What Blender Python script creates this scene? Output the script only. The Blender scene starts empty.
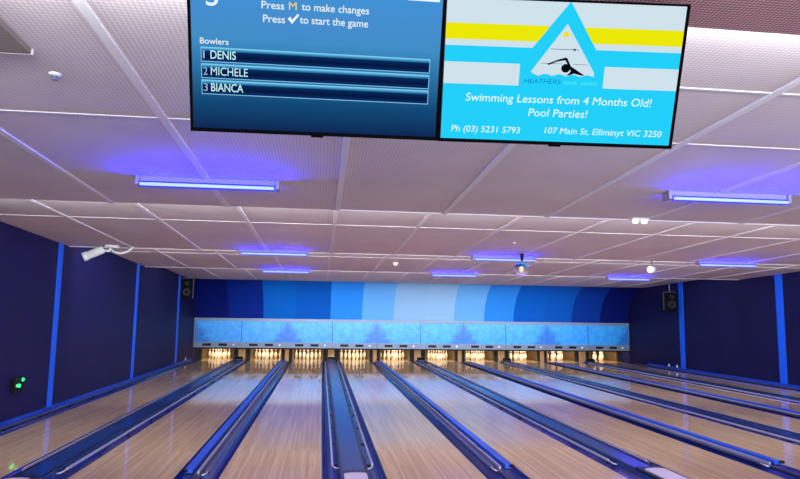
import bpy, bmesh, math, random
from mathutils import Matrix, Vector
random.seed(7)
sc = bpy.context.scene
COL = sc.collection
PI = math.pi

def lin(r, g, b):
    f = lambda c: (c/255/12.92 if c/255 <= .04045 else ((c/255+.055)/1.055)**2.4)
    return (f(r), f(g), f(b), 1)

# ------------------------------------------------------------------ materials
def mat(name, base=(.5, .5, .5, 1), rough=.5, metal=0., emit=None, estr=1., coat=0., spec=.5, trans=0.):
    m = bpy.data.materials.new(name); m.use_nodes = True
    b = m.node_tree.nodes['Principled BSDF']
    b.inputs['Base Color'].default_value = base
    b.inputs['Roughness'].default_value = rough
    b.inputs['Metallic'].default_value = metal
    b.inputs['Coat Weight'].default_value = coat
    b.inputs['Specular IOR Level'].default_value = spec
    b.inputs['Transmission Weight'].default_value = trans
    if emit:
        b.inputs['Emission Color'].default_value = emit
        b.inputs['Emission Strength'].default_value = estr
    return m

def nodes(m):
    nt = m.node_tree
    return nt, nt.nodes['Principled BSDF'], nt.nodes.new, nt.links.new

def noisy(m, c1, c2, scale=8., sx=(1, 1, 1), detail=3, bump=0.):
    nt, b, N, L = nodes(m)
    tc = N('ShaderNodeTexCoord'); mp = N('ShaderNodeMapping'); mp.inputs['Scale'].default_value = sx
    no = N('ShaderNodeTexNoise'); no.inputs['Scale'].default_value = scale; no.inputs['Detail'].default_value = detail
    cr = N('ShaderNodeValToRGB'); cr.color_ramp.elements[0].color = c1; cr.color_ramp.elements[1].color = c2
    cr.color_ramp.elements[0].position = .3; cr.color_ramp.elements[1].position = .7
    L(tc.outputs['Object'], mp.inputs['Vector']); L(mp.outputs['Vector'], no.inputs['Vector'])
    L(no.outputs['Fac'], cr.inputs['Fac']); L(cr.outputs['Color'], b.inputs['Base Color'])
    if bump:
        bp = N('ShaderNodeBump'); bp.inputs['Strength'].default_value = bump; bp.inputs['Distance'].default_value = .01
        L(no.outputs['Fac'], bp.inputs['Height']); L(bp.outputs['Normal'], b.inputs['Normal'])
    return m

def perforated(m, c, hole, sx=45., sy=45., soft=.25):
    """acoustic sheet: rows of small punched holes"""
    nt, b, N, L = nodes(m)
    tc = N('ShaderNodeTexCoord'); sp = N('ShaderNodeSeparateXYZ'); L(tc.outputs['Object'], sp.inputs['Vector'])
    outs = []
    for ax, s in (('X', sx), ('Y', sy)):
        mu = N('ShaderNodeMath'); mu.operation = 'MULTIPLY'; mu.inputs[1].default_value = s*2*PI; L(sp.outputs[ax], mu.inputs[0])
        si = N('ShaderNodeMath'); si.operation = 'SINE'; L(mu.outputs[0], si.inputs[0]); outs.append(si)
    ad = N('ShaderNodeMath'); ad.operation = 'ADD'; L(outs[0].outputs[0], ad.inputs[0]); L(outs[1].outputs[0], ad.inputs[1])
    cr = N('ShaderNodeValToRGB'); cr.color_ramp.elements[0].position = .35; cr.color_ramp.elements[1].position = .35+soft
    cr.color_ramp.elements[0].color = c; cr.color_ramp.elements[1].color = hole
    ma = N('ShaderNodeMath'); ma.operation = 'MULTIPLY_ADD'; ma.inputs[1].default_value = .25; ma.inputs[2].default_value = .5
    L(ad.outputs[0], ma.inputs[0]); L(ma.outputs[0], cr.inputs['Fac'])
    no = N('ShaderNodeTexNoise'); no.inputs['Scale'].default_value = 1.3; L(tc.outputs['Object'], no.inputs['Vector'])
    mx = N('ShaderNodeMix'); mx.data_type = 'RGBA'; mx.blend_type = 'MULTIPLY'; mx.inputs['Factor'].default_value = .25
    L(cr.outputs['Color'], mx.inputs[6]); L(no.outputs['Fac'], mx.inputs[7]); L(mx.outputs[2], b.inputs['Base Color'])
    return m

M = {}
M['tile'] = perforated(mat('acoustic_tile', rough=.85, spec=.2), lin(246, 228, 236), lin(220, 202, 212), 40, 40)
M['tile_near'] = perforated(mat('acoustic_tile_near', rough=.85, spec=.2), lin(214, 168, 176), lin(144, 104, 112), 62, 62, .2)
M['panel_taupe'] = perforated(mat('taupe_panel', rough=.85, spec=.2), lin(158, 144, 142), lin(134, 122, 120), 62, 62)
M['batten'] = mat('batten', lin(232, 222, 232), .8, spec=.1)
M['riser'] = mat('riser', lin(205, 190, 200), .8)
M['wall'] = noisy(mat('navy_wall', rough=.6, spec=.2), lin(17, 15, 66), lin(21, 19, 76), 1.2, detail=2)
M['strip'] = mat('blue_trim', lin(8, 96, 255), .5)
M['kick'] = mat('blue_kick', lin(14, 66, 200), .4)
M['approach'] = mat('approach_floor', lin(126, 128, 132), .4)
M['sub'] = mat('sub_floor', lin(26, 26, 40), .8)
M['gutter'] = mat('gutter_blue', lin(18, 38, 125), .22, spec=.6)
M['joint_dark'] = mat('joint_dark', lin(20, 60, 140), .5)
M['joint_blue'] = mat('joint_blue', lin(30, 100, 205), .5)
M['gutter_edge'] = mat('gutter_edge', lin(14, 16, 60), .35)
M['cap'] = noisy(mat('cap_blue', rough=.2), lin(30, 60, 128), lin(40, 72, 142), 3, (4, .25, 1))
M['cap_dark'] = mat('cap_dark', lin(26, 30, 62), .4)
M['rail_blue'] = mat('rail_blue', lin(30, 90, 225), .3)
M['rail_grey'] = mat('rail_grey', lin(70, 74, 108), .4)
M['rail_metal'] = mat('rail_metal', lin(205, 200, 228), .3, metal=.4)
M['black'] = mat('black_plastic', lin(7, 7, 10), .5, spec=.2)
M['bezel'] = mat('bezel_black', lin(6, 6, 9), .9, spec=0.)
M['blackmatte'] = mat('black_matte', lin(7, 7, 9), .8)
M['white'] = mat('white_plastic', lin(236, 238, 240), .4)
M['lid'] = mat('lilac_lid', lin(232, 222, 240), .5)
M['silver'] = mat('silver_frame', lin(118, 130, 156), .45, metal=.15)
M['pin'] = mat('pin_white', lin(245, 238, 222), .3)
M['pinred'] = mat('pin_red', lin(190, 30, 34), .3)
M['kickback'] = noisy(mat('kickback_board', rough=.6), lin(70, 52, 32), lin(98, 74, 46), 6, (1, 1, 3))
M['kickpost'] = mat('kickback_post', lin(150, 118, 80), .5)
M['curtain'] = noisy(mat('pit_curtain', rough=.9), lin(84, 62, 36), lin(124, 94, 54), 18, (1, 1, .2))
M['speaker'] = mat('speaker_box', lin(6, 6, 13), .8, spec=.1)
M['cone'] = mat('speaker_cone', lin(34, 33, 48), .6, spec=.2)
M['cone_dark'] = mat('speaker_dust_cap', lin(10, 10, 16), .5, spec=.2)
M['steel'] = mat('steel_grey', lin(120, 124, 150), .45, metal=.3)
M['dim_steel'] = mat('dim_steel', lin(44, 46, 64), .6)
M['uvtube'] = mat('uv_tube', lin(60, 90, 255), .4, emit=(.11, .15, 1., 1), estr=5)
M['uvbody'] = mat('lamp_housing', lin(150, 142, 168), .6)
M['uvlens'] = mat('lamp_diffuser', lin(40, 40, 235), .35, emit=(.0, .02, .8, 1), estr=.5)
M['green'] = mat('green_lamp', lin(20, 220, 120), .4, emit=(.03, 1, .18, 1), estr=2.2)
M['warm'] = mat('warm_lamp', lin(255, 240, 210), .4, emit=(1, .9, .72, 1), estr=1.0)
M['cool_lamp'] = mat('cool_lamp', lin(240, 255, 248), .4, emit=(.9, 1, .95, 1), estr=1.3)
M['glass'] = mat('clear_glass', (.9, .88, .86, 1), .04, trans=1.); M['glass'].node_tree.nodes['Principled BSDF'].inputs['IOR'].default_value = 1.14
M['sensor'] = mat('beige_sensor', lin(232, 212, 196), .5)

def wood(name, c1, c2, deck=False):
    m = mat(name, rough=.06, spec=.5)
    nt, b, N, L = nodes(m)
    tc = N('ShaderNodeTexCoord'); sp = N('ShaderNodeSeparateXYZ'); cb = N('ShaderNodeCombineXYZ')
    L(tc.outputs['Object'], sp.inputs['Vector']); L(sp.outputs['Y'], cb.inputs['X']); L(sp.outputs['X'], cb.inputs['Y'])
    br = N('ShaderNodeTexBrick'); br.inputs['Scale'].default_value = 1; br.inputs['Brick Width'].default_value = 2.3
    br.inputs['Row Height'].default_value = .0273; br.inputs['Mortar Size'].default_value = .0012; br.inputs['Mortar Smooth'].default_value = .5
    br.inputs['Color1'].default_value = c1; br.inputs['Color2'].default_value = c2
    br.inputs['Mortar'].default_value = tuple(v*.72 for v in c2[:3])+(1,)
    br.offset = .37; br.offset_frequency = 3
    L(cb.outputs['Vector'], br.inputs['Vector'])
    mp = N('ShaderNodeMapping'); mp.inputs['Scale'].default_value = (14, .35, 1); L(tc.outputs['Object'], mp.inputs['Vector'])
    no = N('ShaderNodeTexNoise'); no.inputs['Scale'].default_value = 2.2; no.inputs['Detail'].default_value = 5; L(mp.outputs['Vector'], no.inputs['Vector'])
    cr = N('ShaderNodeValToRGB'); cr.color_ramp.elements[0].color = (.80, .77, .75, 1); cr.color_ramp.elements[1].color = (1.12, 1.1, 1.08, 1)
    cr.color_ramp.elements[0].position = .3; cr.color_ramp.elements[1].position = .68
    L(no.outputs['Fac'], cr.inputs['Fac'])
    mx = N('ShaderNodeMix'); mx.data_type = 'RGBA'; mx.blend_type = 'MULTIPLY'; mx.inputs['Factor'].default_value = .65
    L(br.outputs['Color'], mx.inputs[6]); L(cr.outputs['Color'], mx.inputs[7]); L(mx.outputs[2], b.inputs['Base Color'])
    return m
M['wood'] = wood('lane_maple', lin(234, 202, 168), lin(212, 176, 140))
M['deck'] = wood('pin_deck_wood', lin(190, 158, 108), lin(160, 126, 82))
def artwork():
    """blue underwater print, a darker clump of weed at one edge of each panel (own x = -.82 .. .82)"""
    m = mat('masking_print', rough=.4)
    nt, b, N, L = nodes(m)
    tc = N('ShaderNodeTexCoord'); sp = N('ShaderNodeSeparateXYZ'); L(tc.outputs['Object'], sp.inputs['Vector'])
    no = N('ShaderNodeTexNoise'); no.inputs['Scale'].default_value = 5; no.inputs['Detail'].default_value = 6; L(tc.outputs['Object'], no.inputs['Vector'])
    cr = N('ShaderNodeValToRGB'); e = cr.color_ramp.elements
    e[0].position = .1; e[0].color = lin(22, 122, 236); e[1].position = .9; e[1].color = lin(70, 186, 255)
    L(no.outputs['Fac'], cr.inputs['Fac'])
    ab = N('ShaderNodeMath'); ab.operation = 'ABSOLUTE'; L(sp.outputs['X'], ab.inputs[0])   # distance from the weed's stem
    # weed silhouette: wide below, narrow above, ragged by noise
    a1 = N('ShaderNodeMath'); a1.operation = 'MULTIPLY_ADD'; a1.inputs[1].default_value = .75; L(sp.outputs['Z'], a1.inputs[0]); L(ab.outputs[0], a1.inputs[2])
    n2 = N('ShaderNodeTexNoise'); n2.inputs['Scale'].default_value = 9; n2.inputs['Detail'].default_value = 6; L(tc.outputs['Object'], n2.inputs['Vector'])
    a2 = N('ShaderNodeMath'); a2.operation = 'MULTIPLY_ADD'; a2.inputs[1].default_value = .55; L(n2.outputs['Fac'], a2.inputs[0]); L(a1.outputs[0], a2.inputs[2])
    r2 = N('ShaderNodeValToRGB'); r2.color_ramp.elements[0].position = .62; r2.color_ramp.elements[0].color = (.6, .6, .6, 1)
    r2.color_ramp.elements[1].position = .92; r2.color_ramp.elements[1].color = (0, 0, 0, 1)
    L(a2.outputs[0], r2.inputs['Fac'])
    mx = N('ShaderNodeMix'); mx.data_type = 'RGBA'; L(r2.outputs['Color'], mx.inputs['Factor']); L(cr.outputs['Color'], mx.inputs[6])
    mx.inputs[7].default_value = lin(16, 76, 192)
    L(mx.outputs[2], b.inputs['Base Color'])
    return m
M['art'] = artwork()

# ------------------------------------------------------------------ mesh building
class B:
    def __init__(s): s.bm = bmesh.new()
    def box(s, x0, x1, y0, y1, z0, z1, mi=0, bev=0.):
        vs = [s.bm.verts.new((x, y, z)) for x in (x0, x1) for y in (y0, y1) for z in (z0, z1)]
        fs = []
        for q in ((0, 1, 3, 2), (4, 6, 7, 5), (0, 4, 5, 1), (2, 3, 7, 6), (0, 2, 6, 4), (1, 5, 7, 3)):
            f = s.bm.faces.new([vs[i] for i in q]); f.material_index = mi; fs.append(f)
        if bev:
            es = list({e for f in fs for e in f.edges})
            bmesh.ops.bevel(s.bm, geom=es, offset=bev, segments=2, affect='EDGES', profile=.6)
        return s
    def prism(s, pts, ax, a0, a1, mi=0, smooth=False, closed=True, caps=True):
        """outline pts in the two other axes, extruded along ax from a0 to a1"""
        mk = {'x': lambda u, v, a: (a, u, v), 'y': lambda u, v, a: (u, a, v), 'z': lambda u, v, a: (u, v, a)}[ax]
        r0 = [s.bm.verts.new(mk(u, v, a0)) for u, v in pts]; r1 = [s.bm.verts.new(mk(u, v, a1)) for u, v in pts]
        n = len(pts)
        for i in range(n if closed else n-1):
            f = s.bm.faces.new((r0[i], r0[(i+1) % n], r1[(i+1) % n], r1[i])); f.material_index = mi; f.smooth = smooth
        if closed and caps:
            f = s.bm.faces.new(r0[::-1]); f.material_index = mi
            f = s.bm.faces.new(r1); f.material_index = mi
        return s
    def tube(s, path, r, n=8, mi=0):
        path = [Vector(p) for p in path]; rings = []
        for i, p in enumerate(path):
            d = (path[min(i+1, len(path)-1)]-path[max(i-1, 0)]).normalized()
            a = d.orthogonal().normalized() if abs(d.z) > .9 else Vector((0, 0, 1)).cross(d).normalized()
            c = d.cross(a)
            rings.append([s.bm.verts.new(p+(a*math.cos(2*PI*k/n)+c*math.sin(2*PI*k/n))*r) for k in range(n)])
        for A, C in zip(rings, rings[1:]):
            for k in range(n):
                f = s.bm.faces.new((A[k], A[(k+1) % n], C[(k+1) % n], C[k])); f.smooth = True; f.material_index = mi
        s.bm.faces.new(rings[0][::-1]).material_index = mi; s.bm.faces.new(rings[-1]).material_index = mi
        return s
    def lathe(s, prof, n=16, c=(0, 0, 0), R=None, mi=lambda z: 0):
        """profile (radius, height) about z, turned by R and moved to c"""
        R = R or Matrix.Identity(3); c = Vector(c); rings = []
        for r, z in prof:
            if r < 1e-5: rings.append([s.bm.verts.new(c+R@Vector((0, 0, z)))])
            else: rings.append([s.bm.verts.new(c+R@Vector((r*math.cos(2*PI*k/n), r*math.sin(2*PI*k/n), z))) for k in range(n)])
        for j, (A, C) in enumerate(zip(rings, rings[1:])):
            zm = (prof[j][1]+prof[j+1][1])/2
            for k in range(n):
                q = [A[k % len(A)], A[(k+1) % len(A)], C[(k+1) % len(C)], C[k % len(C)]]
                q = [v for i, v in enumerate(q) if v not in q[:i]]
                if len(q) > 2:
                    f = s.bm.faces.new(q); f.smooth = True; f.material_index = mi(zm)
        return s
    def poly(s, pts, mi=0):
        f = s.bm.faces.new([s.bm.verts.new(p) for p in pts]); f.material_index = mi; return s

def obj(name, b, m, parent=None, origin=None):
    """link the builder's mesh as ONE object; builder coordinates are world ones, origin/parent origin is taken off"""
    bmesh.ops.recalc_face_normals(b.bm, faces=b.bm.faces[:])
    me = bpy.data.meshes.new(name); o = bpy.data.objects.new(name, me)
    off = Vector(origin) if origin is not None else Vector((0, 0, 0))
    if parent is not None:
        base = Vector((0, 0, 0)); p = parent
        while p: base += p.location; p = p.parent
        if parent.get('local'): base = Vector((0, 0, 0))
        loc = (Vector(origin) - base) if origin is not None else Vector((0, 0, 0))
        shift = Vector(origin) if origin is not None else base
        o.parent = parent; o.location = loc
    else:
        o.location = off; shift = off
    for v in b.bm.verts: v.co -= shift
    b.bm.to_mesh(me); b.bm.free()
    for x in (m if isinstance(m, (list, tuple)) else [m]): me.materials.append(x)
    COL.objects.link(o)
    return o

def tag(o, label, cat, group=None):
    o['label'] = label; o['category'] = cat
    if group: o['group'] = group
    return o
def thing(name, label, cat, loc, group=None):
    o = bpy.data.objects.new(name, None); o.empty_display_size = .1; COL.objects.link(o); o.location = loc
    return tag(o, label, cat, group)
def struct(name, b, m):
    o = obj(name, b, m); o['kind'] = 'structure'; return o
def dup(o, parent=None, loc=None):
    c = o.copy(); COL.objects.link(c)
    if parent: c.parent = parent
    if loc is not None: c.location = loc
    for ch in [x for x in COL.objects if x.parent == o]: dup(ch, c)
    return c
ORD = ['first', 'second', 'third', 'fourth', 'fifth', 'sixth', 'seventh', 'eighth', 'ninth', 'tenth']

# ------------------------------------------------------------------ dimensions (metres)
CAM_H = 1.725
LW, GN, GW = 1.066, .4729, .6921              # lane width, narrow and wide divider
X0 = -4.317
LX = []                                       # (left, right) of each lane
x = X0
for i in range(10):
    LX.append((x, x+LW)); x += LW + (GW if i % 2 == 0 else GN)
WL, WR = -4.58, 11.98                         # side walls
Y_FOUL, Y_DECK, Y_END, Y_PIT = 6.1, 23.9, 26.1, 26.8
Y_MASK = 23.84
EDGE = [2.25, 7.02, 12.1, 17.1]               # low edges of the stepped ceiling
Z_LO, Z_HI = 2.88, 3.06
def zc(y):
    st = [-4.5]+EDGE; 
    for a, b in zip(EDGE, EDGE[1:]+[22.2]):
        if a < y <= b: return Z_HI-(y-a)*(Z_HI-Z_LO)/(b-a)
    return Z_LO+(EDGE[0]-y)*.036 if y <= EDGE[0] else Z_LO

# ------------------------------------------------------------------ the setting
struct('floor', B().box(WL-.2, WR+.2, -4.6, 27.0, -.30, -.16), M['sub'])
struct('floor_approach', B().box(WL, WR, -4.5, Y_FOUL, -.16, 0), M['approach'])
struct('wall_left', B().box(WL-.15, WL, -4.6, 27.0, -.3, 3.4), M['wall'])
struct('wall_right', B().box(WR, WR+.15, -4.6, 27.0, -.3, 3.4), M['wall'])
struct('wall_front', B().box(WL-.15, WR+.15, -4.75, -4.6, -.3, 3.4), M['wall'])
for k, (wall, y) in enumerate([('l', 11.7), ('l', 16.45), ('l', 21.15), ('r', 20.1), ('r', 15.45), ('r', 10.8), ('l', 7.0)]):
    xa = (WL, WL+.022) if wall == 'l' else (WR-.022, WR)
    struct(f'trim_{k+1}', B().box(*xa, y-(.08 if wall == 'l' else .125), y+(.08 if wall == 'l' else .125), .1, zc(y)-.005), M['strip'])
struct('baseboard_left', B().box(WL, WL+.045, Y_FOUL, 23.4, -.16, .1), M['kick'])
struct('baseboard_right', B().box(WR-.05, WR, Y_FOUL, 22.4, -.16, .1), M['kick'])

# stepped ceiling: every bay slopes down away from the viewer, then steps up again
prof = [(-4.6, zc(-4.6)), (EDGE[0], Z_LO)]
for a in EDGE[1:]+[22.25]: prof += [(prof[-1][0], Z_HI), (a, Z_LO)]
prof += [(27.0, Z_LO), (27.0, 3.45), (-4.6, 3.45)]
b = B()
b.prism(prof, 'x', WL-.1, WR+.1)
bmesh.ops.recalc_face_normals(b.bm, faces=b.bm.faces[:]); b.bm.normal_update()
for f in b.bm.faces:
    c = f.calc_center_median()
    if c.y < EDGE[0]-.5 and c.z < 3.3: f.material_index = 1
    if abs(f.normal.y) > .9: f.material_index = 2
ceil = struct('ceiling', b, [M['tile'], M['tile_near'], M['riser']])
# battens over the joints
b = B()
for a, e in zip(EDGE, EDGE[1:]+[22.1]):
    k = -4
    while .14+1.2*k < WR-.1:
        xx = .14+1.205*k; k += 1
        if xx < WL+.05: continue
        w = .026
        ya, yb = a+.0, e-.004
        za, zb = zc(ya+.001), zc(yb)
        for s_ in (0,):
            v = [b.bm.verts.new(p) for p in ((xx-w, ya, za-.012), (xx+w, ya, za-.012), (xx+w, yb, zb-.012), (xx-w, yb, zb-.012),
                                            (xx-w, ya, za+.01), (xx+w, ya, za+.01), (xx+w, yb, zb+.01), (xx-w, yb, zb+.01))]
            for q in ((0, 1, 2, 3), (4, 5, 6, 7), (0, 1, 5, 4), (1, 2, 6, 5), (2, 3, 7, 6), (3, 0, 4, 7)): b.bm.faces.new([v[i] for i in q])
struct('trim_8', b, M['batten'])
b = B()
for y in (3.24, 4.2, 9.0, 14.05):
    if y == 3.24: b.box(1.3, WR, y-.012, y+.012, zc(y)-.005, zc(y)+.01)
    else: b.box(WL, WR, y-.014, y+.014, zc(y)-.005, zc(y)+.01)
b.box(.14, WR, EDGE[1]-.03, EDGE[1]+.006, Z_LO-.012, Z_LO+.03)
for y in EDGE[2:]: b.box(WL, WR, y-.035, y+.006, Z_LO-.012, Z_LO+.03)
struct('trim_9', b, M['batten'])

# curved back wall above the masking: 14 stripes of blue
b = B()
cove = []
for t in range(11):
    a = t/10*PI/2
    cove.append((23.98-1.75*(1-math.cos(a)), 1.3+1.66*math.sin(a)))
shades = [lin(5, 18, 96), lin(5, 34, 124), lin(6, 88, 178), lin(6, 80, 170), lin(40, 126, 218), lin(92, 154, 216), lin(130, 166, 204),
          lin(132, 168, 204), lin(96, 156, 214), lin(40, 122, 208), lin(6, 82, 174), lin(6, 78, 170), lin(5, 48, 140), lin(5, 18, 96)]
CM = [mat('cove_blue', c, .7, spec=.08) for c in shades]
cx = [-4.58, -3.39, -2.13, -.96, .32, 1.50, 2.69, 3.92, 5.0, 6.18, 7.34, 8.56, 9.67, 10.83, 11.98]
for k in range(14):
    b.prism(cove, 'x', cx[k], cx[k+1], k, smooth=True, closed=False)
struct('wall_back', b, CM)
# pit behind the pins
struct('wall_pit', B().box(WL, WR, Y_PIT, Y_PIT+.1, -.16, 1.45), M['curtain'])
struct('ceiling_pit', B().box(WL, WR, 24.05, Y_PIT, 1.28, 1.32), M['blackmatte'])

# ------------------------------------------------------------------ lanes
for i, (a, c) in enumerate(LX):
    t = thing('bowling_lane', f'{ORD[i]} wooden bowling lane counted from the left wall, glossy pale boards', 'bowling lane',
              ((a+c)/2, Y_FOUL, 0), 'bowling lanes side by side')
    obj('lane_surface', B().box(a, c, Y_FOUL, Y_DECK, -.15, 0), M['wood'], t)
    p = obj('pin_deck', B().box(a, c, Y_DECK, Y_END, -.15, 0), M['deck'], t); p['label'] = 'golden wood under the pins'

# ------------------------------------------------------------------ dividers with gutters
def trough(xa, xb, depth=.062, n=8):
    """closed outline of a gutter channel between xa and xb"""
    top = []
    for k in range(n+1):
        u = k/n; top.append((xa+.006+(xb-xa-.012)*u, -.012-depth*math.sin(PI*u)**.8))
    return [(xa, -.15), (xa, -.004), (xa+.006, -.004)]+top[0:]+[(xb-.006, -.004), (xb, -.004), (xb, -.15)]
Y0D, Y1D = Y_FOUL, 24.0
def gutter(xa, xb, t):
    obj('gutter', B().prism(trough(xa, xb), 'y', Y0D, Y1D, smooth=False), M['gutter'], t)
def rail(t, xc, w, z0, z1, m, ystart, side, hook=True, yend=23.3):
    """bumper rail on brackets; side is the direction from rail to the divider's cap"""
    r = obj('bumper_rail', B().box(xc-w/2, xc+w/2, ystart, yend, z0, z1, bev=.006), M[m], t)
    y = ystart+.05
    while y < yend:
        ext = .055*side
        xa, xb = sorted((xc-side*w*.35, xc+ext))
        obj('bracket', B().box(xa, xb, y-.025, y+.025, z0-.022, z0+.004), M['black'], r)
        y += 1.22
    if hook:
        obj('end_hook', B().tube([(xc, ystart, (z0+z1)/2), (xc, ystart-.05, (z0+z1)/2-.004), (xc+side*.03, ystart-.085, z0-.004), (xc+side*.07, ystart-.085, z0-.012)], .009), M['rail_metal'], r)
    return r
def lane_no(i): return ORD[i]
for i in range(9):
    a, c = LX[i][1], LX[i+1][0]; m_ = (a+c)/2
    wide = i % 2 == 0
    pos = f'between the {ORD[i]} and {ORD[i+1]} lanes from the left'
    right_of_cam = m_ > .6
    if wide:
        t = thing('lane_divider', f'wide blue divider with flat cover {pos}', 'lane divider', (m_, Y_FOUL, 0), 'wide dividers between lanes')
        gutter(a, m_-.15, t); gutter(m_+.15, c, t)
        obj('cover', B().box(m_-.15, m_+.15, 6.1, 23.9, -.15, .042, bev=.012), M['cap'], t)
        obj('side_lip', B().box(m_-.152, m_-.128, 7.0, 23.45, .0421, .052), M['cap_dark'], t)
        obj('side_lip', B().box(m_+.128, m_+.152, 7.0, 23.45, .0421, .052), M['cap_dark'], t)
        rail(t, m_-.225, .022, .012, .04, 'rail_metal', 7.5, 1)
        rail(t, m_+.225, .022, .012, .04, 'rail_metal', 7.45, -1)
        if i != 2:   # broad blue bumper on the far side, seen from above
            s = 1 if right_of_cam else -1
            obj('bumper_cushion', B().box(m_+s*.235-.035, m_+s*.235+.035, 7.6, 23.2, -.03, .01, bev=.012), M['rail_blue'], t)
        h = thing('ball_return_hood', f'pale lilac rounded lid on the divider {pos[:-8]}from left', 'ball return hood', (m_, 6.55, .043), 'hoods at the near end of wide dividers')
        obj('rim', B().box(m_-.15, m_+.15, 6.1, 6.995, .043, .075, bev=.012), M['cap_dark'], h)
        lid = []
        for k in range(9):
            u = k/8*PI; lid.append((m_+.118*math.cos(u), 6.82+.05*math.sin(u)))
        lid += [(m_-.118, 6.15), (m_+.118, 6.15)]
        obj('lid', B().prism(lid, 'z', .07, .086), M['lid'], h)
        e = thing('ball_return_mouth', f'small black box at the far end of divider {pos.replace(" the "," ")}', 'ball return mouth', (m_, 23.6, .043), 'ball return boxes by the pins')
        prf = [(23.46, .043), (23.46, .09), (23.52, .14), (23.62, .16), (23.78, .16), (23.78, .043)]
        obj('hood_shell', B().prism(prf, 'x', m_-.12, m_+.12), M['black'], e)
        obj('opening_frame', B().box(m_-.09, m_+.09, 23.445, 23.46, .05, .09), M['cap_dark'], e)
    else:
        t = thing('lane_divider', f'narrow blue divider with bumper rails {pos}', 'lane divider', (m_, Y_FOUL, 0), 'narrow dividers between lanes')
        gutter(a, m_-.042, t); gutter(m_+.042, c, t)
        obj('cap', B().box(m_-.042, m_+.042, Y0D, 23.7, -.15, .02, bev=.006), M['cap_dark'], t)
        s = 1 if right_of_cam else -1
        rail(t, m_+s*.105, .085, .022, .065, 'rail_blue', 7.2, -s, hook=False)
        k_ = obj('end_knob', B().lathe([(0, -.02), (.024, -.014), (.028, 0), (.024, .014), (0, .02)], 10, (m_+s*.13, 7.16, .06)), M['black'], t)
        obj('ridge_strip', B().box(m_-s*.0-.008, m_+.008, 7.2, 23.5, .02, .05), M['rail_metal'], t)
        rail(t, m_-s*.085, .05, .016, .04, 'rail_grey', 7.25, s)
# gutters along the side walls
t = thing('lane_divider', 'gutter and ledge along the left wall beside the first lane', 'lane divider', (WL+.2, Y_FOUL, 0))
gutter(LX[0][0]-.19, LX[0][0], t)
obj('cap', B().box(WL+.045, LX[0][0]-.19, Y0D, 23.6, -.15, .02), M['cap_dark'], t)
rail(t, LX[0][0]-.17, .03, .022, .055, 'rail_grey', 7.5, -1, hook=False)
t = thing('lane_divider', 'gutter along the right wall beside the tenth lane', 'lane divider', (WR-.12, Y_FOUL, 0))
gutter(LX[9][1], WR-.05, t)
rail(t, WR-.085, .03, .0, .035, 'rail_grey', 7.5, 1, hook=False)

# small white ball sensors standing by the walls
for x_, y_, l_ in ((11.95, 20.95, 'small white box on the right wall ledge, the farther of two'), (11.95, 20.45, 'small white box on the right wall ledge, the nearer of two'),
                   (-4.557, 22.6, 'small white box on the left wall ledge near the first lane pins')):
    t = thing('ball_sensor', l_, 'sensor', (x_, y_, .1), 'ball sensors on the wall ledges')
    zb = .1
    obj('housing', B().box(x_-.018, x_+.018, y_-.035, y_+.035, zb, zb+.085, bev=.008), M['white'], t)
    obj('lens', B().box(x_-.012, x_+.012, y_-.037, y_-.034, zb+.045, zb+.07), M['black'], t)

# ------------------------------------------------------------------ pins
PP = [(.0257, 0), (.036, .016), (.0455, .055), (.056, .09), (.0605, .115), (.059, .135), (.05, .18), (.036, .222), (.0265, .252), (.0238, .268), (.0236, .278),
      (.0246, .292), (.0275, .316), (.0315, .343), (.0318, .355), (.0285, .367), (.02, .376), (.009, .3805), (0, .381)]
pin0 = obj('bowling_pin', B().lathe(PP, 14, mi=lambda z: 1 if (.252 < z < .268 or .278 < z < .292) else 0), [M['pin'], M['pinred']])
Y_HEAD = 24.72
rows = [[0], [-.1525, .1525], [-.305, 0, .305], [-.4575, -.1525, .1525, .4575]]
where = [['white head pin at the front of the triangle'], ['left white pin in the second row', 'right white pin in the second row'],
         ['left white pin in the third row', 'middle white pin in the third row', 'right white pin in the third row'],
         ['leftmost white pin in the back row', 'second white pin from the left in the back row', 'third white pin from the left in the back row', 'rightmost white pin in the back row']]
first = True
for i, (a, c) in enumerate(LX):
    for r, row in enumerate(rows):
        for k, dx in enumerate(row):
            o = pin0 if first else dup(pin0)
            first = False
            o.location = ((a+c)/2+dx, Y_HEAD+.264*r, 0)
            tag(o, f'{where[r][k]}, {ORD[i]} lane from the left', 'bowling pin', f'ten pins of the {ORD[i]} lane')

# ------------------------------------------------------------------ kickbacks beside the pins
edges = [WL]+[v for ac in LX for v in ac]+[WR]
for i in range(11):
    a, c = edges[2*i], edges[2*i+1]
    if i == 0: lab = 'dark kickback at the left wall beside the first rack of pins'
    elif i == 10: lab = 'dark kickback at the right wall beside the tenth rack of pins'
    else: lab = f'dark kickback between the {ORD[i-1]} and {ORD[i]} racks of pins'
    t = thing('kickback', lab, 'kickback', ((a+c)/2, 24.4, 0), 'kickbacks between the pin racks')
    pa, pb = a-.0, c+.0
    if i > 0: obj('side_board', B().box(pa, pa+.05, 24.42, Y_END+.2, -.15, .72), M['kickback'], t)
    if i < 10: obj('side_board', B().box(pb-.05, pb, 24.42, Y_END+.2, -.15, .72), M['kickback'], t)
    if 0 < i < 10:
        mm = (a+c)/2; w = .07 if i % 2 == 0 else .12
        obj('front_post', B().box(mm-w, mm+w, 24.36, 24.45, -.15, .6, bev=.01), M['kickpost'], t)
        obj('dark_infill', B().box(pa+.05, pb-.05, 24.46, Y_END, -.15, .7), M['blackmatte'], t)
    else:
        obj('dark_infill', B().box(a+.05 if i else a+.005, c-.05 if i < 10 else c-.005, 24.46, Y_END, -.15, .7), M['blackmatte'], t)

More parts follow.
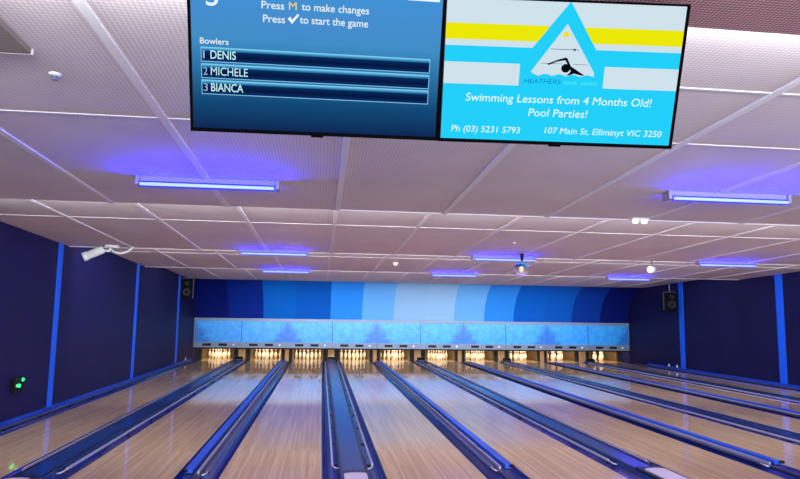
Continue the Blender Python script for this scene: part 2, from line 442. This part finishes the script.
# ------------------------------------------------------------------ masking units
SP = 1.6485; XM = -4.535
for i in range(10):
    a = XM+i*SP; c = a+SP
    sd = 'with a dark weed print at its left end' if i % 2 == 0 else 'with a dark weed print at its right end'
    # weed prints straddle every second joint, starting at the left end
    t = thing('masking_unit', f'{ORD[i]} blue masking panel from the left wall, above the pins' if i not in (0, 9) else
              ('blue masking panel at the far left end beside the left wall' if i == 0 else 'blue masking panel at the far right end beside the right wall'),
              'masking panel', ((a+c)/2, Y_MASK, .465), 'masking panels above the pins')
    stem = a if i % 2 == 0 else c
    obj('shadow_strip', B().box(a+.001, c-.001, Y_MASK+.0, Y_MASK+.06, .42, .465), M['blackmatte'], t)  # black strip standing in for the shadow under the bottom rail
    o = obj('print_panel', B().box(a+.012, c-.012, Y_MASK+.02, Y_MASK+.07, .67, 1.425), M['art'], t, origin=(stem, Y_MASK, .75))
    obj('top_rail', B().box(a+.001, c-.001, Y_MASK, Y_MASK+.1, 1.425, 1.53, bev=.012), M['silver'], t)
    br = obj('bottom_rail', B().box(a+.001, c-.001, Y_MASK-.02, Y_MASK+.1, .465, .67, bev=.012), M['silver'], t)
    for u in (.27, .61): obj('number_window', B().box(a+SP*u-.15, a+SP*u+.15, Y_MASK-.026, Y_MASK-.019, .53, .615), M['black'], br)
    obj('indicator_lamp', B().lathe([(0, .012), (.03, .008), (.036, 0)], 14, (a+SP*.84, Y_MASK-.02, .57), Matrix.Rotation(PI/2, 3, 'X')), M['white'], br)
    obj('back_board', B().box(a+.002, c-.002, Y_MASK+.071, Y_MASK+.1, .67, 1.425), M['blackmatte'], t)
    if i == 0: obj('end_stile', B().box(a-.035, a, Y_MASK-.005, Y_MASK+.1, .465, 1.53, bev=.008), M['silver'], t)
    if i == 9: obj('end_stile', B().box(c, c+.03, Y_MASK-.005, Y_MASK+.1, .465, 1.53, bev=.008), M['silver'], t)
    if i: obj('joint_strip', B().box(a-.011, a+.011, Y_MASK+.016, Y_MASK+.06, .675, 1.42), M['joint_dark'] if i % 2 else M['joint_blue'], t)

# ------------------------------------------------------------------ UV tube lights
UVG = 'blue tube lights under the ceiling'
UV = [(-1.05, 5.84, 'largest blue tube light at left, under the left television'), (3.86, 5.62, 'largest blue tube light at right, below the right television'),
      (-.91, 11.95, 'blue tube light in the left pair, the nearer upper one'), (3.48, 11.95, 'middle upper blue tube light beside the glass globe'),
      (8.12, 11.95, 'blue tube light at far right near the right wall'),
      (-.97, 17.0, 'small blue tube light in the left pair, the farther lower one'), (3.55, 17.0, 'small blue tube light at the middle, left of the glass globe'),
      (8.55, 17.0, 'small blue tube light left of the right wall speaker')]
LAMPS = []
for xx, yy, lab in UV:
    z = zc(yy)
    t = thing('tube_light', lab, 'tube light', (xx, yy, z), UVG)
    obj('housing', B().box(xx-.63, xx+.63, yy-.045, yy+.06, z-.055, z+.012, bev=.008), M['uvbody'], t)
    obj('diffuser', B().box(xx-.60, xx+.60, yy-.072, yy-.044, z-.098, z-.045, bev=.01), M['uvlens'], t)
    obj('tube', B().tube([(xx-.585, yy-.074, z-.074), (xx+.585, yy-.074, z-.074)], .014, 10), M['uvtube'], t)
    for s in (-1, 1): obj('end_cap', B().box(xx+s*.615-.016, xx+s*.615+.016, yy-.07, yy+.06, z-.08, z+.008, bev=.006), M['uvbody'], t)
    LAMPS.append((xx, yy, z))

# ------------------------------------------------------------------ televisions
TVW, TVH = .879, .513
R1 = Matrix(((.99994, -.00896, -.00675), (.00599, .93557, -.3531), (.00948, .35303, .93556)))
R2 = Matrix(((.99481, .09949, -.02146), (-.10066, .93064, -.35183), (-.01504, .35216, .93582)))
def emit(name, c, s=1.):
    m = bpy.data.materials.new(name); m.use_nodes = True; nt = m.node_tree; nt.nodes.clear()
    e = nt.nodes.new('ShaderNodeEmission'); e.inputs['Color'].default_value = c; e.inputs['Strength'].default_value = s
    o = nt.nodes.new('ShaderNodeOutputMaterial'); nt.links.new(e.outputs[0], o.inputs['Surface']); return m
def picture(name, stops, axis='Z'):
    """screen content: a picture shaded from bottom to top"""
    m = emit(name, (1, 1, 1, 1)); nt = m.node_tree; e = nt.nodes['Emission']
    tc = nt.nodes.new('ShaderNodeTexCoord'); sp = nt.nodes.new('ShaderNodeSeparateXYZ'); cr = nt.nodes.new('ShaderNodeValToRGB')
    nt.links.new(tc.outputs['Generated'], sp.inputs['Vector']); nt.links.new(sp.outputs[axis], cr.inputs['Fac'])
    el = cr.color_ramp.elements
    while len(el) > 1: el.remove(el[-1])
    el[0].position, el[0].color = stops[0]
    for p_, c_ in stops[1:]: el.new(p_).color = c_
    nt.links.new(cr.outputs['Color'], e.inputs['Color']); return m
def lettering(name, body, x0, x1, z0, cap, m, parent, y=-.0035, shear=0., bold=0.):
    cu = bpy.data.curves.new(name, 'FONT'); cu.body = body; cu.size = 1; cu.shear = shear; cu.offset = bold; cu.resolution_u = 4
    o = bpy.data.objects.new(name, cu); COL.objects.link(o); bpy.context.view_layer.update()
    me = bpy.data.meshes.new_from_object(o.evaluated_get(bpy.context.evaluated_depsgraph_get()))
    COL.objects.unlink(o); bpy.data.objects.remove(o)
    xs = [v.co.x for v in me.vertices]; xa, xb = min(xs), max(xs)
    sx = (x1-x0)/(xb-xa); sz = cap/.69
    for v in me.vertices: v.co = ((v.co.x-xa)*sx+x0, y, z0+v.co.y*sz)
    me.materials.clear(); me.materials.append(m)
    q = bpy.data.objects.new(name, me); COL.objects.link(q); q.parent = parent
    return q
def sq(b, x0, x1, z0, z1, y): return b.poly([(x0, y, z0), (x1, y, z0), (x1, y, z1), (x0, y, z1)])
def tv(label, c, R):
    t = thing('television', label, 'television', c, 'televisions hanging from the ceiling'); t['local'] = 1
    t.matrix_world = Matrix.Translation(c) @ R.to_4x4()
    obj('casing', B().box(-TVW/2+.002, TVW/2-.002, .001, .035, -TVH/2+.002, TVH/2-.002, bev=.006).box(-.3, .3, .03, .055, -.2, .12, bev=.008), M['black'], t)
    b = B(); f = .0075
    b.box(-TVW/2, TVW/2, -.006, .004, TVH/2-f, TVH/2); b.box(-TVW/2, TVW/2, -.006, .004, -TVH/2, -TVH/2+.0125)
    b.box(-TVW/2, -TVW/2+f, -.006, .004, -TVH/2+.0125, TVH/2-f); b.box(TVW/2-f, TVW/2, -.006, .004, -TVH/2+.0125, TVH/2-f)
    obj('bezel', b, M['bezel'], t)
    obj('receiver', B().box(-.022, .022, -.007, .01, -TVH/2-.006, -TVH/2+.001, bev=.002), M['bezel'], t)
    Ri = R.inverted()
    def L(p): return Ri@(Vector(p)-Vector(c))
    top = Vector((c[0], 2.19, 2.9)); mid = Vector((c[0], 2.21, c[2]+.02))
    obj('mount_pole', B().tube([L(mid), L(top)], .018), M['black'], t)
    obj('mount_arm', B().tube([(0, .05, .02), L(mid)], .02), M['black'], t)
    return t
# left one: bowlers' list
t1 = tv('television showing the list of bowlers, hung at left beside the other screen', (-.037, 2.153, 2.6019), R1)
s = obj('screen', sq(B(), -.429, .429, -.244, .249, -.001), picture('score_screen', [(0, lin(14, 40, 86)), (.2, lin(18, 74, 120)), (.5, lin(50, 124, 178)), (.62, lin(66, 142, 200)), (.75, lin(70, 142, 206)), (1, lin(64, 146, 216))]), t1)
s['local'] = 1
W_ = emit('screen_white', lin(236, 246, 252)); CY = emit('screen_cyan', lin(150, 225, 250)); YE = emit('screen_yellow', lin(250, 216, 40)); PALE = emit('screen_pale', lin(150, 185, 225))
lettering('screen_text', '3', -.378, -.338, .164, .074, W_, s, bold=0)
lettering('screen_text', 'Press', -.195, -.119, .166, .024, W_, s, bold=.007)
lettering('screen_letter', 'M', -.103, -.077, .167, .025, YE, s, bold=0)
lettering('screen_text', 'to make changes', -.060, .171, .168, .024, W_, s, bold=.007)
lettering('screen_text', 'Press', -.190, -.116, .122, .024, W_, s, bold=.007)
b = B(); b.poly([(x_, -.0035, z_) for x_, z_ in ((-.107, .137), (-.098, .1445), (-.092, .134), (-.073, .1555), (-.068, .1505), (-.092, .121))])
obj('check_mark', b, W_, s)
lettering('screen_text', 'to start the game', -.066, .169, .125, .024, W_, s, bold=.007)
lettering('screen_text', 'Bowlers', -.401, -.306, .040, .0195, W_, s, bold=.007)
BAR = picture('name_bar_fill', [(0, lin(16, 50, 108)), (.35, lin(4, 22, 62)), (.7, lin(8, 40, 90)), (.85, lin(60, 150, 200)), (1, lin(140, 225, 245))])
NM = emit('screen_name', lin(196, 244, 252)); RIM = emit('bar_rim', lin(130, 205, 242))
for z1, n, nm, xe in ((.030, '1', 'DENIS', -.282), (-.025, '2', 'MICHELE', -.242), (-.079, '3', 'BIANCA', -.258)):
    z0 = z1-.049
    bb = obj('name_bar', sq(B(), -.399, .396, z0, z1, -.002), BAR, s); bb['local'] = 1
    r = B(); y = -.0028; q = .0024
    sq(r, -.399, .396, z0, z0+q, y); sq(r, -.399, .396, z1-q, z1, y); sq(r, -.399, -.399+q, z0+q, z1-q, y); sq(r, .396-q, .396, z0+q, z1-q, y)
    obj('bar_rim', r, RIM, s)
    lettering('screen_text', n, -.392, -.378 if n != '1' else -.3865, z0+.011, .026, PALE, s)
    lettering('screen_text', nm, -.367, xe, z0+.011, .027, NM, s, bold=.0 if 'M' in nm else .008)
obj('screen_corner_box', sq(B(), .305, .418, .2235, .247, -.002), W_, s)

# right one: swimming advertisement
t2 = tv('television showing a cyan swimming lessons advert, hung at right beside the other screen', (.8428, 2.1421, 2.6066), R2)
ACY = emit('advert_cyan', lin(34, 208, 250)); AW = emit('advert_white', lin(208, 226, 236)); AY = emit('advert_yellow', lin(236, 232, 8)); AB = emit('advert_black', lin(8, 14, 22)); ADB = emit('advert_blue', lin(18, 130, 205)); ALB = emit('advert_pale', lin(70, 226, 250)); AT = emit('advert_text', lin(236, 252, 255))
s = obj('screen', sq(B(), -.429, .429, -.244, .249, -.001), ACY, t2); s['local'] = 1
obj('stripe', sq(B(), -.429, .429, .089, .249, -.0015), AW, s)
obj('stripe', sq(B(), -.429, .429, .111, .166, -.0018), AY, s)
obj('stripe', sq(B(), -.429, -.153, -.045, .032, -.0018), AW, s)
obj('stripe', sq(B(), .157, .429, -.045, .032, -.0018), AW, s)
b = B(); b.poly([(x_, -.0022, z_) for x_, z_ in ((.010, .249), (.014, .249), (.122, .085), (.122, .06), (-.122, .06), (-.122, .089), (-.113, .089))])
obj('emblem_triangle', b, ACY, s)
w = [(.007, .176)]
base = [(.121, -.004)]
for k in range(1, 28):
    u = k/28; base.append((.121-.231*u, -.006+.008*abs(math.sin(u*PI*4.5))-.002))
b = B(); b.poly([(x_, -.0026, z_) for x_, z_ in [(.007, .176), (.118, .012)]+base+[(-.112, .006)]])
obj('emblem_window', b, AW, s)
b = B(); b.poly([(.005+.012*math.cos(k/6*PI), -.003, .139+.010*math.sin(k/6*PI)) for k in range(12)])
obj('sun_dot', b, emit('advert_sun', lin(246, 222, 60)), s)
b = B(); sq(b, -.047, .057, .0865, .0885, -.003); sq(b, -.078, .0, .036, .0375, -.003); sq(b, .04, .094, .036, .0375, -.003)
b.poly([(x_, -.0031, z_) for x_, z_ in ((.032, .088), (.04, .092), (.046, .089), (.044, .083), (.038, .084))])
obj('emblem_line', b, emit('advert_grey', lin(60, 100, 120)), s)
b = B()
b.poly([(x_, -.0034, z_) for x_, z_ in ((-.055, .035), (-.02, .050), (.012, .060), (.018, .056), (.032, .030), (.052, .018), (.085, -.001), (.074, -.002), (.046, .004), (.028, -.003), (.018, -.003), (.030, .006), (.033, .012), (.024, .030), (.010, .050), (-.02, .044), (-.05, .031))])
obj('swimmer_figure', b, AB, s)
b = B(); b.poly([(.014+.0165*math.cos(k/8*PI), -.0037, .022+.0155*math.sin(k/8*PI)) for k in range(16)])
obj('swimmer_head', b, AB, s)
lettering('screen_text', 'HEATHERS', -.133, .0, -.035, .0165, ADB, s, shear=.1)
b = B()
for k in range(10):
    if k != 4: sq(b, .013+k*.0124, .022+k*.0124, -.035, -.026 if k % 3 else -.023, -.003)
obj('faint_caption', b, ALB, s)
lettering('screen_text', 'Swimming Lessons from 4 Months Old!', -.344, .344, -.105, .028, AT, s, shear=.12)
lettering('screen_text', 'Pool Parties!', -.109, .111, -.153, .028, AT, s, shear=.12)
lettering('screen_text', 'Ph (03) 5231 5793', -.391, -.135, -.2175, .0225, AT, s, shear=.12)
lettering('screen_text', '107 Main St, Elliminyt VIC 3250', -.043, .396, -.214, .0225, AT, s, shear=.12)

# ------------------------------------------------------------------ speakers
def speaker(label, x0, x1, y0, y1, z0, z1, turn, top):
    c = ((x0+x1)/2, (y0+y1)/2, z0)
    t = thing('loudspeaker', label, 'loudspeaker', c, 'black loudspeakers on the side walls'); t.rotation_euler = (0, 0, turn); t['local'] = 1
    w, d, h_ = (x1-x0)/2, (y1-y0)/2, z1-z0
    obj('cabinet', B().box(-w, w, -d, d, 0, h_, bev=.02), M['speaker'], t)
    F = Matrix.Rotation(PI/2, 3, 'X')
    def ring(z, r): return B().lathe([(r, 0), (r, .012), (r*.9, .016), (r*.84, .01), (r*.3, -.004), (r*.28, .004)], 24, (0, -d, z), F)
    wf = obj('woofer', ring(h_*.36, w*.72), M['cone'], t); wf['local'] = 1
    obj('dust_cap', B().lathe([(w*.24, .003), (w*.16, .018), (0, .024)], 16, (0, -d, h_*.36), F), M['cone_dark'], wf)
    tw = obj('tweeter', ring(h_*.78, w*.4), M['cone'], t); tw['local'] = 1
    obj('dust_cap', B().lathe([(w*.13, .002), (w*.08, .012), (0, .015)], 12, (0, -d, h_*.78), F), M['cone_dark'], tw)
    obj('bracket', B().box(-w-.03, -w-.005, -.03, .03, .04, h_+.03).box(-w-.03, w+.03, -.03, .03, h_+.01, h_+.035).box(w+.005, w+.03, -.03, .03, .04, h_+.03), M['dim_steel'], t)
    obj('hanger', B().tube([(0, 0, h_+.02), (0, 0, top-z0)], .02), M['steel'], t)
speaker('black loudspeaker with grey cones high on the left wall', -4.56, -4.22, 21.3, 21.62, 2.13, 2.80, .12, zc(21.45)+.01)
speaker('black loudspeaker high on the right wall beside a blue strip', 11.47, 11.85, 20.1, 20.42, 1.98, 2.60, -.12, zc(20.26)+.01)

# ------------------------------------------------------------------ small fittings
# white camera on the left
t = thing('security_camera', 'white camera with looped cable under the ceiling at the left wall', 'camera', (-3.85, 11.82, zc(11.82)))
zz = zc(11.82)
D = Vector((-.80, -.25, -.42)).normalized(); R = D.to_track_quat('Z', 'Y').to_matrix()
P0 = Vector((-3.95, 11.80, 2.79))
obj('base', B().lathe([(.09, 0), (.09, -.03), (.06, -.05), (0, -.05)], 16, (-3.78, 11.82, zz+.002)).box(-3.87, -3.64, 11.77, 11.87, zz-.05, zz+.002, bev=.01), M['white'], t)
obj('arm', B().tube([(-3.78, 11.82, zz-.04), (-3.80, 11.82, zz-.10), (-3.95, 11.80, 2.80)], .022), M['white'], t)
body = obj('body', B().lathe([(0, -.06), (.06, -.06), (.072, -.04), (.072, .22), (.082, .22), (.082, .30), (.062, .30), (.055, .27), (0, .27)], 16, P0, R), M['white'], t)
obj('lens', B().lathe([(0, .276), (.04, .273)], 14, P0, R), M['black'], body)
obj('cable', B().tube([(-3.80, 11.83, zz-.06), (-3.72, 11.84, zz-.12), (-3.62, 11.86, zz-.14), (-3.52, 11.88, zz-.11), (-3.44, 11.92, zz-.03), (-3.43, 11.95, zz+.0)], .02), M['white'], t)

# glass globe lamp
gx, gy = 3.70, 11.5; gz = zc(gy)
t = thing('globe_lamp', 'clear glass globe hanging under the ceiling beside a blue tube light', 'lamp', (gx, gy, gz))
obj('ceiling_cup', B().lathe([(0, .003), (.035, .003), (.035, -.05), (.02, -.13), (0, -.13)], 16, (gx, gy, gz)), M['black'], t)
cen = gz-.27
outer = [(.0, .14)]+[(.14*math.sin(k/14*PI), .14*math.cos(k/14*PI)) for k in range(1, 14)]+[(0, -.14)]
inner = [(r*.955, z*.955) for r, z in outer][::-1]
bb = B().lathe(outer, 24, (gx, gy, cen)); 
gl = obj('globe', bb, M['glass'], t)
obj('bulb', B().lathe([(0, .05), (.03, .04), (.035, .0), (.03, -.04), (0, -.06)], 14, (gx-.01, gy, cen-.02)), M['warm'], t)

# can spotlight
t = thing('spotlight', 'small white can spotlight with lit face under the ceiling at right', 'spotlight', (6.47, 11.9, zc(11.9)))
zz = zc(11.9)
D = Vector((-.75, -.55, -.1)).normalized(); R = D.to_track_quat('Z', 'Y').to_matrix()
obj('yoke', B().tube([(6.50, 11.9, zz+.002), (6.50, 11.9, 2.72)], .014), M['steel'], t)
can = obj('can', B().lathe([(0, -.09), (.05, -.08), (.06, 0), (.075, .08), (.065, .08), (.06, .06)], 16, (6.50, 11.9, 2.70), R), M['white'], t)
obj('lit_face', B().lathe([(.062, .065), (0, .072)], 16, (6.50, 11.9, 2.70), R), M['warm'], t)

# twin emergency lamp on the first ceiling edge
t = thing('emergency_light', 'bright white twin-lamp fitting on the ceiling edge below the right television', 'emergency light', (3.65, 6.93, zc(6.93)))
zz = zc(6.93)
obj('base', B().box(3.55, 3.76, 6.90, 6.97, zz-.018, zz+.003, bev=.005), M['white'], t)
for x_ in (3.60, 3.71): obj('lamp_head', B().lathe([(0, -.062), (.03, -.055), (.04, -.03), (.035, -.012), (0, -.012)], 14, (x_, 6.93, zz)), M['cool_lamp'], t)

# smaller ceiling fittings
t = thing('motion_sensor', 'small beige sensor on the far middle part of the ceiling', 'sensor', (1.7, 14.9, zc(14.9))); z = zc(14.9)
obj('base', B().lathe([(0, .003), (.07, .003), (.07, -.02), (0, -.02)], 16, (1.7, 14.9, z)), M['sensor'], t)
obj('dome', B().lathe([(.055, -.02), (.05, -.06), (.03, -.08), (0, -.085)], 16, (1.7, 14.9, z)), M['sensor'], t)
for x_, y_, l_ in ((-1.49, 3.55, 'tiny pale sprinkler head on the near ceiling at upper left'), (3.15, 10.2, 'tiny pale sprinkler head on the ceiling above the glass globe')):
    z = zc(y_)
    t = thing('sprinkler_head', l_, 'sprinkler', (x_, y_, z), 'sprinkler heads on the ceiling')
    obj('escutcheon', B().lathe([(0, .004), (.035, .002), (.03, -.008), (.012, -.01), (0, -.01)], 16, (x_, y_, z)), M['white'], t)
    obj('nozzle', B().lathe([(.009, -.008), (.009, -.03), (.016, -.031), (.016, -.034), (0, -.035)], 10, (x_, y_, z)), M['steel'], t)
# taupe ceiling panel at upper left
y1 = 3.24
b = B()
v = [(-3.6, 2.3), (-1.48, 2.3), (-1.48, y1), (-3.6, y1)]
lo = [b.bm.verts.new((x_, y_, zc(y_)-.03)) for x_, y_ in v]; hi = [b.bm.verts.new((x_, y_, zc(y_)+.003)) for x_, y_ in v]
b.bm.faces.new(lo); b.bm.faces.new(hi)
for k in range(4): b.bm.faces.new((lo[k], lo[(k+1) % 4], hi[(k+1) % 4], hi[k]))
t = thing('access_panel', 'darker taupe panel set on the ceiling at the upper left corner', 'ceiling panel', (-2.5, 2.8, zc(2.8)))
obj('panel', b, M['panel_taupe'], t)
obj('edge_strip', B().box(-3.6, -1.47, y1, y1+.012, zc(y1)-.031, zc(y1)+.003), M['riser'], t)

# green lamps on the left wall
t = thing('green_wall_lamp', 'small black box with glowing green lamps low on the left wall', 'lamp', (WL, 10.42, .5))
obj('box', B().box(WL, WL+.07, 10.28, 10.56, .49, .70, bev=.01), M['black'], t)
for y_, z_, r_ in ((10.50, .665, .028), (10.39, .585, .03), (10.32, .59, .02)):
    obj('lamp_lens', B().lathe([(r_, .0), (r_*.8, .018), (0, .026)], 14, (WL+.068, y_, z_), Matrix.Rotation(PI/2, 3, 'Y')), M['green'], t)

# ------------------------------------------------------------------ lights
def area(name, loc, target, sx, sy, power, color, spread=PI):
    l = bpy.data.lights.new(name, 'AREA'); l.shape = 'RECTANGLE'; l.size = sx; l.size_y = sy; l.energy = power; l.color = color; l.spread = spread
    o = bpy.data.objects.new(name, l); COL.objects.link(o); o.location = loc
    d = Vector(target)-Vector(loc); o.rotation_euler = d.to_track_quat('-Z', 'Y').to_euler()
    return o
# UV lamps: upward wash on the tiles and a weaker throw downwards
for k, (xx, yy, z) in enumerate(LAMPS):
    area('uv_lamp_up', (xx, yy-.10, z-.10), (xx, yy-.32, z), 1.15, .02, 42 if k < 2 else 14, (.0, .0, 1))
    area('uv_lamp_far', (xx, yy+.075, z-.07), (xx, yy+.5, z), 1.15, .02, 5, (.04, .0, 1))
    area('uv_lamp_down', (xx, yy, z-.10), (xx, yy, 0), 1.15, .03, 9, (.12, .08, 1))
# fluorescent tubes hidden behind the ceiling steps
for y_, p_ in ((EDGE[0], 140), (EDGE[1], 300), (EDGE[2], 320), (EDGE[3], 110)):
    area('fluorescent_tube', (3.6, y_+.06, 2.93), (3.6, y_+1.6, 2.88), 15.5, .05, p_, (.90, 1, .95))
# floods behind the last step aimed at the masking and the curved wall
area('masking_flood', (3.6, EDGE[3]+.3, 2.97), (3.6, 23.9, 2.1), 13.5, .06, 180, (.88, .94, 1), math.radians(70))
# pin lamps in the pits
for a, c in LX:
    area('pin_lamp', ((a+c)/2, 24.25, 1.22), ((a+c)/2, 25.0, 0), 1.0, .06, 46, (1, .83, .54))
# ceiling panels over the approach behind the viewer
for x_ in (-2.5, 1.2, 5, 9): area('approach_light', (x_, -1.2, 2.94), (x_, -.4, 0), 1.2, .6, 240, (1, .96, .93))
area('concourse_light', (3.6, -4.2, 1.9), (3.6, 8, 2.4), 12, 1.6, 880, (.90, .95, 1))
wd = bpy.data.worlds.new('world'); sc.world = wd; wd.use_nodes = True
wd.node_tree.nodes['Background'].inputs[0].default_value = (.02, .02, .05, 1)
wd.node_tree.nodes['Background'].inputs[1].default_value = .2

# ------------------------------------------------------------------ camera
cam = bpy.data.cameras.new('camera'); co = bpy.data.objects.new('camera', cam); COL.objects.link(co)
cam.sensor_width = 36; cam.sensor_fit = 'HORIZONTAL'; cam.lens = 633.76/800*36; cam.clip_start = .05; cam.clip_end = 100
r = Vector((.99248, -.12155, .01415)); u = Vector((-.02833, -.11577, .99287)); f = Vector((.11905, .98581, .11835))
co.matrix_world = Matrix(((r.x, u.x, -f.x, 0), (r.y, u.y, -f.y, 0), (r.z, u.z, -f.z, CAM_H), (0, 0, 0, 1)))
sc.camera = co
for o in list(COL.objects):
    if 'local' in o: del o['local']

sc.view_settings.view_transform = 'Standard'; sc.view_settings.look = 'None'; sc.view_settings.exposure = 0; sc.view_settings.gamma = 1
sc.view_settings.use_curve_mapping = False
sc.cycles.max_bounces = 8; sc.cycles.sample_clamp_indirect = 4; sc.cycles.caustics_reflective = False; sc.cycles.caustics_refractive = False
sc.cycles.use_denoising = True
